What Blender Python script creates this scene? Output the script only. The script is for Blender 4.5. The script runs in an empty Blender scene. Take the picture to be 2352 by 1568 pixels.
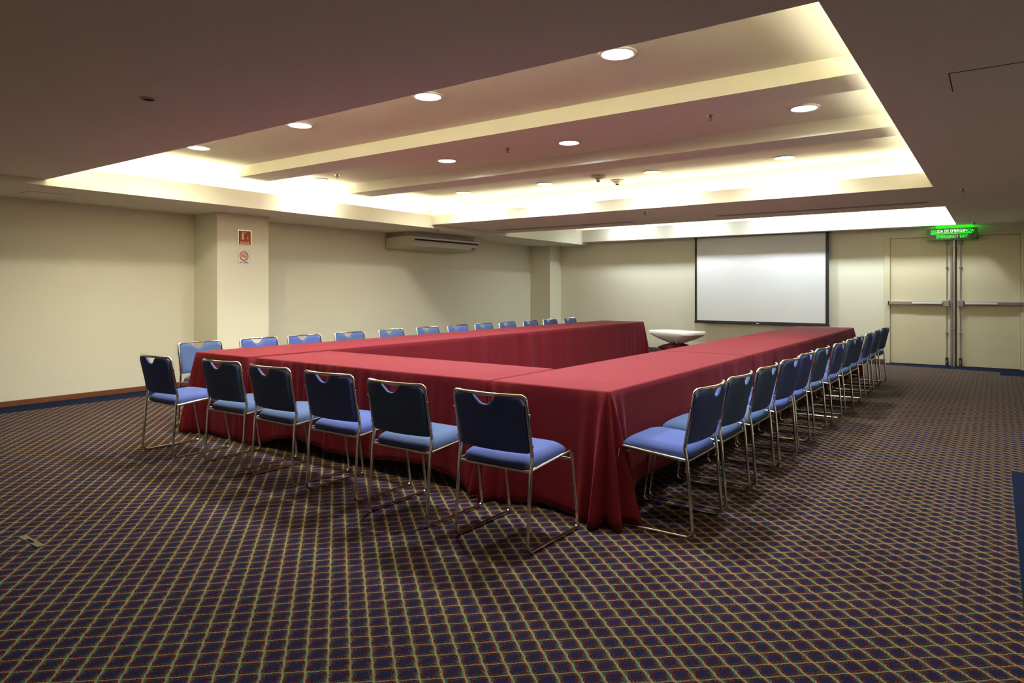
import bpy, bmesh, math, random
from mathutils import Vector, Matrix
random.seed(7)
PI = math.pi
S = bpy.context.scene
C = S.collection

# ------------------------------------------------------------------ camera
cam_d = bpy.data.cameras.new('camera')
cam = bpy.data.objects.new('camera', cam_d); C.objects.link(cam)
cam.location = (0, 0, 1.33)
cam.rotation_euler = (PI/2, 0, math.radians(35.59))
cam_d.sensor_width = 36.0
cam_d.lens = 1557.0/2352*36
cam_d.shift_y = -(784-667)/2352
cam_d.clip_start = 0.05
S.camera = cam

# ------------------------------------------------------------------ world, exposure
w = bpy.data.worlds.new('world'); S.world = w; w.use_nodes = True
w.node_tree.nodes['Background'].inputs[0].default_value = (0.02, 0.02, 0.02, 1)
w.node_tree.nodes['Background'].inputs[1].default_value = 0.2
S.view_settings.view_transform = 'Standard'
S.view_settings.look = 'None'
S.view_settings.gamma = 1
S.view_settings.use_curve_mapping = False
S.view_settings.exposure = 0.14

# ------------------------------------------------------------------ room dimensions
XL, YF, XR, YB = -9.21, 14.15, 2.2, -2.2
Z0, Z1 = 2.397, 2.454            # left soffit, main ceiling
SX = -7.85                       # edge of the left soffit
A = (-7.85, -0.565, 2.84, 8.62)  # main coffer opening
B = (-7.85, -0.565, 10.75, 13.77)
ZA, ZB = 2.87, 3.00              # recess ceilings
LA, LB = 2.615, 2.73             # ledge tops
TR = 0.25                        # depth of light troughs

COVE = (1.0, 0.94, 0.76)
WARM = (1.0, 0.93, 0.78)
COOL = (0.86, 0.95, 1.0)
COVE_W = 19.5                    # watts per metre
DOWN_W = 37.5

def area(name, loc, rot, sx, sy, power, col, shape='RECTANGLE', spread=PI):
    d = bpy.data.lights.new(name, 'AREA'); d.shape = shape; d.size = sx
    if shape in ('RECTANGLE', 'ELLIPSE'): d.size_y = sy
    d.energy = power; d.color = col; d.spread = spread
    o = bpy.data.objects.new(name, d); C.objects.link(o)
    o.location = loc; o.rotation_euler = rot
    return o
# fluorescent battens lying in the light troughs, shining up
def cove_lights(R, z, per_m, col, sides):
    x0, x1, y0, y1 = R
    h = TR/2
    if 'l' in sides: area('cove_batten_light', (x0-h, (y0+y1)/2, z), (PI, 0, 0), 0.05, y1-y0, per_m*(y1-y0), col)
    if 'r' in sides: area('cove_batten_light', (x1+h, (y0+y1)/2, z), (PI, 0, 0), 0.05, y1-y0, per_m*(y1-y0), col)
    if 'n' in sides: area('cove_batten_light', ((x0+x1)/2, y0-h, z), (PI, 0, 0), x1-x0, 0.05, per_m*(x1-x0), col)
    if 'f' in sides: area('cove_batten_light', ((x0+x1)/2, y1+h, z), (PI, 0, 0), x1-x0, 0.05, per_m*(x1-x0), col)
cove_lights(A, 2.56, COVE_W*0.36, COVE, 'lr')
cove_lights(A, 2.56, COVE_W*0.18, COVE, 'f')
cove_lights(A, 2.56, COVE_W*1.8, COVE, 'n')
cove_lights(B, 2.60, COVE_W*0.3, (.97, .98, 1.0), 'fn')

# ------------------------------------------------------------------ materials
def newmat(name):
    m = bpy.data.materials.new(name); m.use_nodes = True
    nt = m.node_tree
    return m, nt, nt.nodes['Principled BSDF']
def simple(name, col, rough=0.6, metal=0.0, spec=0.5, sheen=0.0):
    m, nt, b = newmat(name)
    b.inputs['Base Color'].default_value = (*col, 1)
    b.inputs['Roughness'].default_value = rough
    b.inputs['Metallic'].default_value = metal
    b.inputs['Specular IOR Level'].default_value = spec
    if sheen: b.inputs['Sheen Weight'].default_value = sheen
    return m
def noisy(name, c1, c2, scale, rough=0.7, bump=0.0, bscale=None, spec=0.3, metal=0.0, sheen=0.0, detail=4):
    m, nt, b = newmat(name); N = nt.nodes; L = nt.links
    tc = N.new('ShaderNodeTexCoord')
    n = N.new('ShaderNodeTexNoise'); n.inputs['Scale'].default_value = scale; n.inputs['Detail'].default_value = detail
    L.new(tc.outputs['Object'], n.inputs['Vector'])
    mx = N.new('ShaderNodeMix'); mx.data_type = 'RGBA'
    mx.inputs[6].default_value = (*c1, 1); mx.inputs[7].default_value = (*c2, 1)
    L.new(n.outputs['Fac'], mx.inputs[0]); L.new(mx.outputs[2], b.inputs['Base Color'])
    b.inputs['Roughness'].default_value = rough
    b.inputs['Specular IOR Level'].default_value = spec
    b.inputs['Metallic'].default_value = metal
    if sheen:
        b.inputs['Sheen Weight'].default_value = sheen
    if bump:
        n2 = N.new('ShaderNodeTexNoise'); n2.inputs['Scale'].default_value = bscale or scale*8; n2.inputs['Detail'].default_value = 3
        L.new(tc.outputs['Object'], n2.inputs['Vector'])
        bp = N.new('ShaderNodeBump'); bp.inputs['Strength'].default_value = bump; bp.inputs['Distance'].default_value = 0.01
        L.new(n2.outputs['Fac'], bp.inputs['Height']); L.new(bp.outputs['Normal'], b.inputs['Normal'])
    return m
def emis(name, col, strength):
    m, nt, b = newmat(name)
    b.inputs['Base Color'].default_value = (*col, 1)
    b.inputs['Emission Color'].default_value = (*col, 1)
    b.inputs['Emission Strength'].default_value = strength
    return m

M = {}
M['wall'] = noisy('wall_paint', (0.80, 0.765, 0.61), (0.82, 0.785, 0.63), 1.3, 0.75, 0.10, 45, 0.25)
M['ceiling'] = noisy('ceiling_paint', (0.76, 0.735, 0.60), (0.79, 0.765, 0.62), 0.9, 0.85, 0.06, 30, 0.2)
M['fascia'] = noisy('fascia_paint', (0.74, 0.71, 0.60), (0.77, 0.74, 0.62), 1.0, 0.8, 0.05, 30, 0.2)
M['trim_white'] = simple('white_enamel', (0.75, 0.74, 0.70), 0.35)
M['baseboard'] = noisy('varnished_wood', (0.16, 0.055, 0.022), (0.22, 0.08, 0.03), 14, 0.35, 0.05, 60, 0.5)
M['door'] = noisy('cream_door_paint', (0.72, 0.645, 0.43), (0.75, 0.675, 0.46), 1.2, 0.42, 0.05, 20, 0.4)
M['doorframe'] = simple('cream_frame_paint', (0.75, 0.68, 0.46), 0.4)
M['steel'] = noisy('brushed_steel', (0.38, 0.36, 0.34), (0.46, 0.44, 0.42), 30, 0.38, 0, None, 0.5, 0.85)
M['greymetal'] = simple('grey_lacquered_metal', (0.28, 0.26, 0.25), 0.4, 0.4)
M['darkmetal'] = simple('dark_bronze_metal', (0.06, 0.045, 0.03), 0.4, 0.6)
M['chrome'] = simple('polished_chrome', (0.74, 0.71, 0.66), 0.09, 1.0)
M['navy'] = noisy('navy_carpet', (0.009, 0.014, 0.040), (0.015, 0.023, 0.062), 220, 0.95, 0.35, 500, 0.05)
M['screen'] = noisy('matt_white_screen_fabric', (0.80, 0.80, 0.80), (0.83, 0.83, 0.83), 1.5, 0.8, 0.03, 2.2, 0.2)
M['black'] = simple('black_satin', (0.018, 0.016, 0.016), 0.5)
M['void'] = simple('dark_opening', (0.02, 0.017, 0.015), 0.9)
M['slot'] = simple('brown_shadow_slot', (0.16, 0.11, 0.09), 0.8)
M['acbody'] = simple('aged_cream_plastic', (0.56, 0.50, 0.36), 0.45)
M['acmetal'] = simple('galvanised_sheet', (0.36, 0.33, 0.27), 0.5, 0.3)
M['signgrey'] = simple('grey_sign_case', (0.33, 0.29, 0.28), 0.5)
M['green_em'] = emis('green_lit_letters', (0.0, 1.0, 0.02), 1.6)
M['greenwhite_em'] = emis('bright_green_white_letters', (0.55, 1.0, 0.55), 1.6)
M['greenplate'] = simple('green_plate', (0.01, 0.11, 0.02), 0.5)
M['paleplate'] = simple('pale_pictogram', (0.62, 0.66, 0.52), 0.5)
M['signred'] = simple('sign_red', (0.42, 0.045, 0.012), 0.4)
M['signring'] = simple('prohibition_red', (0.55, 0.04, 0.02), 0.4)
M['signwhite'] = simple('sign_white', (0.80, 0.80, 0.80), 0.4)
M['signcream'] = simple('sign_cream', (0.66, 0.66, 0.42), 0.4)
M['aluminium'] = simple('polished_aluminium', (0.85, 0.82, 0.78), 0.2, 0.9)
M['ink'] = simple('black_ink', (0.02, 0.02, 0.02), 0.5)
M['tabletop'] = simple('laminate', (0.35, 0.3, 0.24), 0.5)
M['whitecloth'] = noisy('white_stretch_cloth', (0.56, 0.55, 0.54), (0.62, 0.61, 0.60), 6, 0.8, 0.05, 60, 0.2)
M['brass'] = simple('brass_plate', (0.30, 0.25, 0.17), 0.35, 0.8)
M['lamp_cool'] = emis('cool_lamp_glass', (0.86, 0.94, 1.0), 14)
M['lamp_warm'] = emis('warm_lamp_glass', (1.0, 0.93, 0.80), 14)

def fabric(name, c1, c2, weave=300, sheen=0.35, bump=0.5, big=None, tint=None, srough=0.5):
    m, nt, b = newmat(name); N = nt.nodes; L = nt.links
    tc = N.new('ShaderNodeTexCoord')
    n = N.new('ShaderNodeTexNoise'); n.inputs['Scale'].default_value = weave; n.inputs['Detail'].default_value = 2
    L.new(tc.outputs['Object'], n.inputs['Vector'])
    mx = N.new('ShaderNodeMix'); mx.data_type = 'RGBA'
    mx.inputs[6].default_value = (*c1, 1); mx.inputs[7].default_value = (*c2, 1)
    L.new(n.outputs['Fac'], mx.inputs[0]); L.new(mx.outputs[2], b.inputs['Base Color'])
    b.inputs['Roughness'].default_value = 0.85
    b.inputs['Specular IOR Level'].default_value = 0.2
    b.inputs['Sheen Weight'].default_value = sheen
    b.inputs['Sheen Roughness'].default_value = srough
    b.inputs['Sheen Tint'].default_value = (*(tint or [min(1, c*3) for c in c2]), 1)
    bp = N.new('ShaderNodeBump'); bp.inputs['Strength'].default_value = bump; bp.inputs['Distance'].default_value = 0.002
    L.new(n.outputs['Fac'], bp.inputs['Height'])
    if big:
        n2 = N.new('ShaderNodeTexNoise'); n2.inputs['Scale'].default_value = big; n2.inputs['Detail'].default_value = 4
        L.new(tc.outputs['Object'], n2.inputs['Vector'])
        b2 = N.new('ShaderNodeBump'); b2.inputs['Strength'].default_value = 0.25; b2.inputs['Distance'].default_value = 0.01
        L.new(n2.outputs['Fac'], b2.inputs['Height']); L.new(b2.outputs['Normal'], bp.inputs['Normal'])
    L.new(bp.outputs['Normal'], b.inputs['Normal'])
    return m
M['blue_violet'] = fabric('violet_blue_upholstery', (0.064, 0.094, 0.29), (0.092, 0.128, 0.37), sheen=.08)
M['blue_steel'] = fabric('steel_blue_upholstery', (0.062, 0.100, 0.225), (0.090, 0.136, 0.29), sheen=.08)
M['red'] = fabric('crimson_tablecloth', (0.150, 0.0080, 0.0165), (0.180, 0.0115, 0.0225), 300, 0.10, 0.1, 5, (1.0, 0.30, 0.34), 0.35)
M['maroon'] = fabric('maroon_cloth', (0.045, 0.0035, 0.0045), (0.06, 0.005, 0.006), 300, 0.03)

# patterned carpet: wavy diagonal lattice of yellow and green yarn with a rust fringe on navy
def carpet():
    m, nt, b = newmat('lattice_carpet'); N = nt.nodes; L = nt.links
    def mth(op, a, c=None, d=None):
        n = N.new('ShaderNodeMath'); n.operation = op
        for i, v in enumerate((a, c, d)):
            if v is None: continue
            if isinstance(v, (int, float)): n.inputs[i].default_value = v
            else: L.new(v, n.inputs[i])
        return n.outputs[0]
    def mix(f, a, c):
        n = N.new('ShaderNodeMix'); n.data_type = 'RGBA'
        L.new(f, n.inputs[0])
        for i, v in ((6, a), (7, c)):
            if isinstance(v, tuple): n.inputs[i].default_value = (*v, 1)
            else: L.new(v, n.inputs[i])
        return n.outputs[2]
    def rng(v, a, c, soft=0.03):      # 1 inside [a,c]
        n = N.new('ShaderNodeMapRange'); n.interpolation_type = 'SMOOTHSTEP'; L.new(v, n.inputs[0])
        n.inputs[1].default_value = a-soft; n.inputs[2].default_value = a+soft
        k = N.new('ShaderNodeMapRange'); k.interpolation_type = 'SMOOTHSTEP'; L.new(v, k.inputs[0])
        k.inputs[1].default_value = c-soft; k.inputs[2].default_value = c+soft; k.inputs[3].default_value = 1; k.inputs[4].default_value = 0
        return mth('MULTIPLY', n.outputs[0], k.outputs[0])
    geo = N.new('ShaderNodeNewGeometry')
    sep = N.new('ShaderNodeSeparateXYZ'); L.new(geo.outputs['Position'], sep.inputs[0])
    X, Y = sep.outputs[0], sep.outputs[1]
    def tex(scale, detail=1.0, off=0.0):
        n = N.new('ShaderNodeTexNoise'); n.inputs['Scale'].default_value = scale; n.inputs['Detail'].default_value = detail
        mp = N.new('ShaderNodeMapping'); mp.inputs['Location'].default_value = (off, off*1.7, 0)
        L.new(geo.outputs['Position'], mp.inputs[0]); L.new(mp.outputs[0], n.inputs['Vector'])
        return mth('SUBTRACT', n.outputs['Fac'], 0.5)
    n1, n2, n3, n4 = tex(330), tex(330, 1, 5.3), tex(180, 2, 9.1), tex(420, 1, 2.2)
    a = mth('DIVIDE', X, 0.0595*2); c = mth('DIVIDE', Y, 0.0498*2)
    u = mth('ADD', mth('ADD', a, c), -0.6+0.5-0.0)
    v = mth('ADD', mth('SUBTRACT', a, c), -0.4+0.5)
    TAU = 2*PI
    def sin(x, k=1.0, ph=0.0): return mth('SINE', mth('ADD', mth('MULTIPLY', x, TAU*k), ph))
    uu = mth('ADD', mth('ADD', u, mth('MULTIPLY', sin(v), 0.055)), mth('MULTIPLY', n1, 0.13))
    vv = mth('ADD', mth('ADD', v, mth('MULTIPLY', sin(u), 0.035)), mth('MULTIPLY', n2, 0.13))
    du = mth('SUBTRACT', mth('FRACT', uu), 0.5)
    dv = mth('SUBTRACT', mth('FRACT', vv), 0.5)
    def sgn(x): return mth('SIGN', sin(x, 1.0, 0.4))
    tu = mth('MULTIPLY', du, sgn(v)); tv = mth('MULTIPLY', dv, sgn(u))
    au = mth('ABSOLUTE', du); av = mth('ABSOLUTE', dv)
    navy = mix(rng(n3, -0.05, 0.5, 0.2), (0.008, 0.0085, 0.028), (0.016, 0.019, 0.062))
    dark = (0.020, 0.0085, 0.016)
    # rust fringe
    fr = mth('MAXIMUM', rng(mth('ADD', au, mth('MULTIPLY', n3, 0.22)), -.3, 0.24), rng(mth('ADD', av, mth('MULTIPLY', n3, 0.22)), -.3, 0.23))
    col = mix(fr, navy, dark)
    rust = mth('MULTIPLY', mth('MAXIMUM', rng(mth('ADD', au, mth('MULTIPLY', n4, 0.35)), 0.12, 0.22), rng(mth('ADD', av, mth('MULTIPLY', n4, 0.35)), 0.12, 0.21)), rng(n3, 0.03, 0.6, 0.05))
    col = mix(rust, col, (0.26, 0.048, 0.024))
    def line(col, t, aa, w, other):
        col = mix(mth('MULTIPLY', rng(t, -0.082*w, 0.012, 0.018), rng(n4, -0.22, 1.0, 0.04)), col, (0.022, 0.120, 0.078))
        y = mth('MULTIPLY', rng(t, -0.004, 0.066*w, 0.015), rng(n4, -0.03, 1.0, 0.02))
        col = mix(y, col, (0.54, 0.34, 0.14))
        return col
    col = line(col, tv, av, 0.68, au)
    col = line(col, tu, au, 1.35, av)
    node = mth('MULTIPLY', rng(au, -0.2, 0.065, 0.02), rng(av, -0.2, 0.065, 0.02))
    col = mix(mth('MULTIPLY', node, rng(n1, -0.12, 1, 0.05)), col, (0.25, 0.27, 0.08))
    L.new(col, b.inputs['Base Color'])
    b.inputs['Roughness'].default_value = 0.95
    b.inputs['Specular IOR Level'].default_value = 0.08
    b.inputs['Sheen Weight'].default_value = 0.05
    b.inputs['Sheen Roughness'].default_value = 0.3
    b.inputs['Sheen Tint'].default_value = (1.0, 0.85, 0.92, 1)
    bp = N.new('ShaderNodeBump'); bp.inputs['Strength'].default_value = 0.5; bp.inputs['Distance'].default_value = 0.004
    L.new(n1, bp.inputs['Height']); L.new(bp.outputs['Normal'], b.inputs['Normal'])
    return m
M['carpet'] = carpet()

# ------------------------------------------------------------------ mesh helpers
def link(name, bm, mat, parent=None, smooth=False):
    bm.normal_update()
    me = bpy.data.meshes.new(name); bm.to_mesh(me); bm.free()
    if mat: me.materials.append(M[mat] if isinstance(mat, str) else mat)
    if smooth:
        for p in me.polygons: p.use_smooth = True
        if smooth != 'all': me.set_sharp_from_angle(angle=math.radians(40))
    o = bpy.data.objects.new(name, me); C.objects.link(o)
    if parent: o.parent = parent
    return o
def box(bm, x0, x1, y0, y1, z0, z1):
    v = [bm.verts.new(p) for p in ((x0,y0,z0),(x1,y0,z0),(x1,y1,z0),(x0,y1,z0),(x0,y0,z1),(x1,y0,z1),(x1,y1,z1),(x0,y1,z1))]
    for f in ((0,3,2,1),(4,5,6,7),(0,1,5,4),(1,2,6,5),(2,3,7,6),(3,0,4,7)): bm.faces.new([v[i] for i in f])
def boxes(*bs, bevel=0.0):
    bm = bmesh.new()
    for b in bs: box(bm, *b)
    if bevel: bmesh.ops.bevel(bm, geom=bm.edges[:], offset=bevel, segments=2, affect='EDGES', profile=0.5)
    return bm
def prism(pts, axis, a, b, bm=None):
    """polygon pts (2-D) extruded along axis between a and b"""
    bm = bm or bmesh.new()
    def P(p, t):
        return {'x': (t, p[0], p[1]), 'y': (p[0], t, p[1]), 'z': (p[0], p[1], t)}[axis]
    v0 = [bm.verts.new(P(p, a)) for p in pts]; v1 = [bm.verts.new(P(p, b)) for p in pts]
    n = len(pts)
    bm.faces.new(v0); bm.faces.new(v1[::-1])
    for i in range(n): bm.faces.new((v0[i], v0[(i+1) % n], v1[(i+1) % n], v1[i]))
    bmesh.ops.recalc_face_normals(bm, faces=bm.faces[:])
    return bm
def lathe(prof, n=24, bm=None, c=(0, 0, 0), cap=True):
    bm = bm or bmesh.new()
    rings = []
    for r, z in prof:
        rings.append([bm.verts.new((c[0]+r*math.cos(2*PI*i/n), c[1]+r*math.sin(2*PI*i/n), c[2]+z)) for i in range(n)])
    for a, b in zip(rings, rings[1:]):
        for i in range(n): bm.faces.new((a[i], a[(i+1) % n], b[(i+1) % n], b[i]))
    if cap:
        bm.faces.new(rings[0][::-1]); bm.faces.new(rings[-1])
    bmesh.ops.recalc_face_normals(bm, faces=bm.faces[:])
    return bm
def arc_path(pts, r, n=6):
    """round the corners of a polyline with radius r (or list of radii)"""
    P = [Vector(p) for p in pts]; out = [P[0]]
    for i in range(1, len(P)-1):
        rr = r[i-1] if isinstance(r, (list, tuple)) else r
        a, b, c = P[i-1], P[i], P[i+1]
        d1 = (a-b).normalized(); d2 = (c-b).normalized()
        ang = d1.angle(d2)
        if ang > PI-0.02 or rr <= 0: out.append(b); continue
        t = min(rr/math.tan(ang/2), (a-b).length*0.49, (c-b).length*0.49)
        rr = t*math.tan(ang/2)
        cen = b+(d1+d2).normalized()*(rr/math.sin(ang/2))
        s, e = b+d1*t-cen, b+d2*t-cen
        ax = s.cross(e); th = s.angle(e)
        for k in range(n+1): out.append(cen+Matrix.Rotation(th*k/n, 3, ax) @ s)
    out.append(P[-1]); return out
def tube(path, r, n=10, bm=None, cap=True):
    bm = bm or bmesh.new()
    P = [Vector(p) for p in path]
    rings = []; nrm = None
    for i, p in enumerate(P):
        t = ((P[min(i+1, len(P)-1)]-p).normalized()+(p-P[max(i-1, 0)]).normalized())
        t = t.normalized() if t.length > 1e-9 else (P[1]-P[0]).normalized()
        if nrm is None:
            nrm = t.orthogonal().normalized()
        else:
            nrm = (nrm-t*nrm.dot(t)).normalized()
        bn = t.cross(nrm)
        rings.append([bm.verts.new(p+(nrm*math.cos(2*PI*k/n)+bn*math.sin(2*PI*k/n))*r) for k in range(n)])
    for a, b in zip(rings, rings[1:]):
        for i in range(n): bm.faces.new((a[i], a[(i+1) % n], b[(i+1) % n], b[i]))
    if cap:
        bm.faces.new(rings[0][::-1]); bm.faces.new(rings[-1])
    return bm
def thing(name, label, cat, loc=(0, 0, 0), rz=0, group=None):
    o = bpy.data.objects.new(name, None); C.objects.link(o)
    o.empty_display_size = 0.1
    o.location = loc; o.rotation_euler = (0, 0, rz)
    o['label'] = label; o['category'] = cat
    if group: o['group'] = group
    return o
def tag(o, label, cat, group=None):
    o['label'] = label; o['category'] = cat
    if group: o['group'] = group
    return o
def structure(o): o['kind'] = 'structure'; return o
def dup(root, loc, rz, label):
    r = root.copy(); C.objects.link(r); r.location = loc; r.rotation_euler = (0, 0, rz); r['label'] = label
    for ch in list(root.children):
        c = ch.copy(); C.objects.link(c); c.parent = r
        for g in list(ch.children):
            d = g.copy(); C.objects.link(d); d.parent = c
    return r

# ------------------------------------------------------------------ room shell
floor = structure(link('floor', boxes((XL-.1, XR+.1, YB-.1, YF+.1, -0.06, 0)), 'carpet'))
def plane(pts, z=0.0015):
    bm = bmesh.new()
    bm.faces.new([bm.verts.new((x, y, z)) for x, y in pts])
    r = bmesh.ops.extrude_face_region(bm, geom=bm.faces[:])
    for v in [g for g in r['geom'] if isinstance(g, bmesh.types.BMVert)]: v.co.z = -0.02
    bmesh.ops.recalc_face_normals(bm, faces=bm.faces[:])
    return bm
for nm, pts in (('carpet_border', [(XL, YB), (-8.74, YB), (-8.74, 13.80), (XL, 13.80)]),
                ('carpet_border', [(XL, 13.80), (-1.58, 13.80), (0.038, 13.62), (0.038, 13.12), (XR, 13.12), (XR, YF), (XL, YF)]),
                ('carpet_border', [(0.10, YB), (XR, YB), (XR, 6.2), (0.085, 6.2)])):
    link(nm, plane(pts), 'navy', floor)
wall_left = structure(link('wall_left', boxes((XL-.15, XL, YB-.15, YF+.15, 0, 3.2)), 'wall'))
link('column', boxes((XL-.01, -8.62, 5.16, 5.96, 0, Z0+.02)), 'wall', wall_left)
link('column', boxes((XL-.01, -8.65, 13.64, YF+.01, 0, Z0+.02)), 'wall', wall_left)
DX0, DX1, DZ = -1.618, 0.341, 2.29
wall_far = structure(link('wall_far', boxes((XL-.15, DX0, YF, YF+.15, 0, 3.2), (DX1, XR+.15, YF, YF+.15, 0, 3.2), (DX0, DX1, YF, YF+.15, DZ, 3.2)), 'wall'))
structure(link('wall_right', boxes((XR, XR+.15, YB-.15, YF+.15, 0, 3.2)), 'wall'))
structure(link('wall_back', boxes((XL-.15, XR+.15, YB-.15, YB, 0, 3.2)), 'wall'))

# ceiling: slab with two coffers, ledges, light troughs and two downstand beams
def frame_boxes(R, z0, z1, X0, X1, Y0, Y1):
    x0, x1, y0, y1 = R; x1 += .02; y0 -= .02; y1 += .02
    return [(X0, x0, Y0, Y1, z0, z1), (x1, X1, Y0, Y1, z0, z1), (x0, x1, Y0, y0, z0, z1), (x0, x1, y1, Y1, z0, z1)]
YM = 9.9
slab = []
slab += frame_boxes(A, Z1, Z1+.05, SX, XR+.1, YB-.1, YM)
slab += frame_boxes(B, Z1, Z1+.05, SX, XR+.1, YM, YF+.1)
slab = [b for b in slab if b[1]-b[0] > 1e-6]
ceiling = structure(link('ceiling', boxes(*slab), 'ceiling'))
link('soffit', boxes((XL-.1, SX-.02, YB-.1, YF+.1, Z0, Z1+.05), *[(SX-.02, SX, a, b, Z0, Z1+.05) for a, b in ((YB-.1, A[2]), (A[3], B[2]), (B[3], YF+.1))]), 'ceiling', ceiling)
for R, zl, zr in ((A, LA, ZA), (B, LB, ZB)):
    x0, x1, y0, y1 = R; T = 0.02; E = TR
    link('coffer_fascia', boxes((x0-T, x0, y0, y1, Z0, zl)), 'fascia', ceiling)
    link('coffer_fascia', boxes((x1, x1+T, y0, y1, Z1, zl)), 'fascia', ceiling)
    link('coffer_fascia', boxes((x0, x1+T, y0-T, y0, Z1, zl)), 'fascia', ceiling)
    link('coffer_fascia', boxes((x0, x1+T, y1, y1+T, Z1, zl)), 'fascia', ceiling)
    link('coffer_recess', boxes((x0-E-.05, x0-E, y0-E-.05, y1+E+.05, Z1+.04, zr), (x1+E, x1+E+.05, y0-E-.05, y1+E+.05, Z1+.04, zr),
                                (x0-E-.05, x1+E+.05, y0-E-.05, y0-E, Z1+.04, zr), (x0-E-.05, x1+E+.05, y1+E, y1+E+.05, Z1+.04, zr),
                                (x0-E-.05, x1+E+.05, y0-E-.05, y1+E+.05, zr, zr+.05)), 'ceiling', ceiling)
for y0, y1 in ((4.88, 5.295), (6.635, 7.065)):
    link('beam', boxes((A[0]-TR, A[1]+TR, y0, y1, 2.74, ZA+.01)), 'fascia', ceiling)
# unseen slab above the coffers, closing off the top of the room
structure(link('unseen_top_slab', boxes((XL-.15, XR+.15, YB-.15, YF+.15, 3.10, 3.15)), 'ceiling'))

# baseboards
BZ = 0.066
def baseboard(name, segs): structure(link(name, boxes(*segs, bevel=0.004), 'baseboard'))
baseboard('baseboard_left', [(XL, XL+.014, YB, 5.16, 0, BZ), (XL, -8.62, 5.146, 5.16, 0, BZ), (-8.62, -8.606, 5.146, 5.974, 0, BZ), (XL, -8.62, 5.96, 5.974, 0, BZ),
                            (XL, XL+.014, 5.96, 13.64, 0, BZ), (XL, -8.65, 13.626, 13.64, 0, BZ), (-8.65, -8.636, 13.626, YF, 0, BZ)])
baseboard('baseboard_far', [(-8.65, -1.69, YF-.014, YF, 0, BZ)])

# ------------------------------------------------------------------ double door
door = structure(bpy.data.objects.new('door_1', None)); C.objects.link(door); door.location = (-0.64, YF, 0)
def dl(name, bm, mat, parent=door, smooth=False):
    for v in bm.verts: v.co -= Vector((-0.64, YF, 0))
    return link(name, bm, mat, parent, smooth)
dl('door_frame', boxes((DX0-.067, DX0+.022, YF-.022, YF+.12, 0, DZ+.045), (DX1-.022, DX1+.067, YF-.022, YF+.12, 0, DZ+.045), (DX0+.022, DX1-.022, YF-.022, YF+.12, DZ-.01, DZ+.045), bevel=0.004), 'doorframe')
leafs = []
for s, x0, x1 in ((-1, DX0+.026, -0.665), (1, -0.575, DX1-.026)):
    lf = dl('door_leaf', boxes((x0, x1, YF+.0, YF+.045, 0.012, DZ-.014), bevel=0.003), 'door'); leafs.append(lf)
    hinge = x0 if s < 0 else x1; lock = x1 if s < 0 else x0
    # push bar: rail, touch strip, latch case, end cap
    W = abs(hinge-lock)
    def X(a, b):   # a,b measured from the lock edge toward the hinge
        p, q = lock + s*a, lock + s*b
        return (min(p, q), max(p, q))
    a, b = X(0.60, 0.945)
    dl('bar_housing', boxes((a, b, YF-.062, YF+.004, 1.075, 1.135), bevel=0.006), 'steel' if s < 0 else 'greymetal', lf)
    a, b = X(0.105, 0.60)
    dl('push_bar', boxes((a, b, YF-.058, YF-.008, 1.072, 1.138), bevel=0.008), 'greymetal', lf)
    a, b = X(0.125, 0.585)
    dl('touch_strip', boxes((a, b, YF-.072, YF-.054, 1.092, 1.126), bevel=0.004), 'trim_white', lf)
    a, b = X(0.012, 0.105)
    dl('latch_case', boxes((a, b, YF-.075, YF+.004, 1.045, 1.165), bevel=0.010), 'steel', lf)
    a, b = X(0.945, 0.96)
    dl('end_cap', boxes((a, b, YF-.066, YF+.004, 1.072, 1.138), bevel=0.004), 'darkmetal', lf)
    rx = lock + s*0.055
    dl('latch_rod', tube([(rx, YF-.022, 0.10), (rx, YF-.022, 1.05)], 0.0075, 8), 'steel', lf, True)
    dl('latch_rod', tube([(rx, YF-.022, 1.16), (rx, YF-.022, 2.17)], 0.0075, 8), 'steel', lf, True)
    for gz in (0.59, 1.74):
        dl('rod_guide', boxes((rx-.022, rx+.022, YF-.032, YF+.002, gz-.010, gz+.010), bevel=0.003), 'steel', lf)
    dl('top_latch', boxes((rx-.024, rx+.024, YF-.05, YF+.004, 2.14, 2.245), bevel=0.005), 'greymetal', lf)
    dl('bottom_latch', boxes((rx-.020, rx+.020, YF-.04, YF+.004, 0.025, 0.155), bevel=0.005), 'darkmetal', lf)
    dl('latch_bolt', boxes((rx-.009, rx+.009, YF-.046, YF-.036, 0.055, 0.115), bevel=0.002), 'steel', lf)
dl('mullion', boxes((-0.663, -0.636, YF-.03, YF+.05, 0.0, DZ-.01), bevel=0.003), 'greymetal')
mu = dl('mullion_strip', boxes((-0.634, -0.592, YF-.034, YF+.05, 0.0, DZ-.01), bevel=0.003), 'steel')
for k in range(7):
    dl('screw', tube([(-0.613, YF-.038, 0.35+k*0.29), (-0.613, YF-.033, 0.35+k*0.29)], 0.006, 8), 'darkmetal', mu)
dl('threshold', boxes((DX0, DX1, YF-.02, YF+.1, 0, 0.008)), 'darkmetal')

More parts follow.
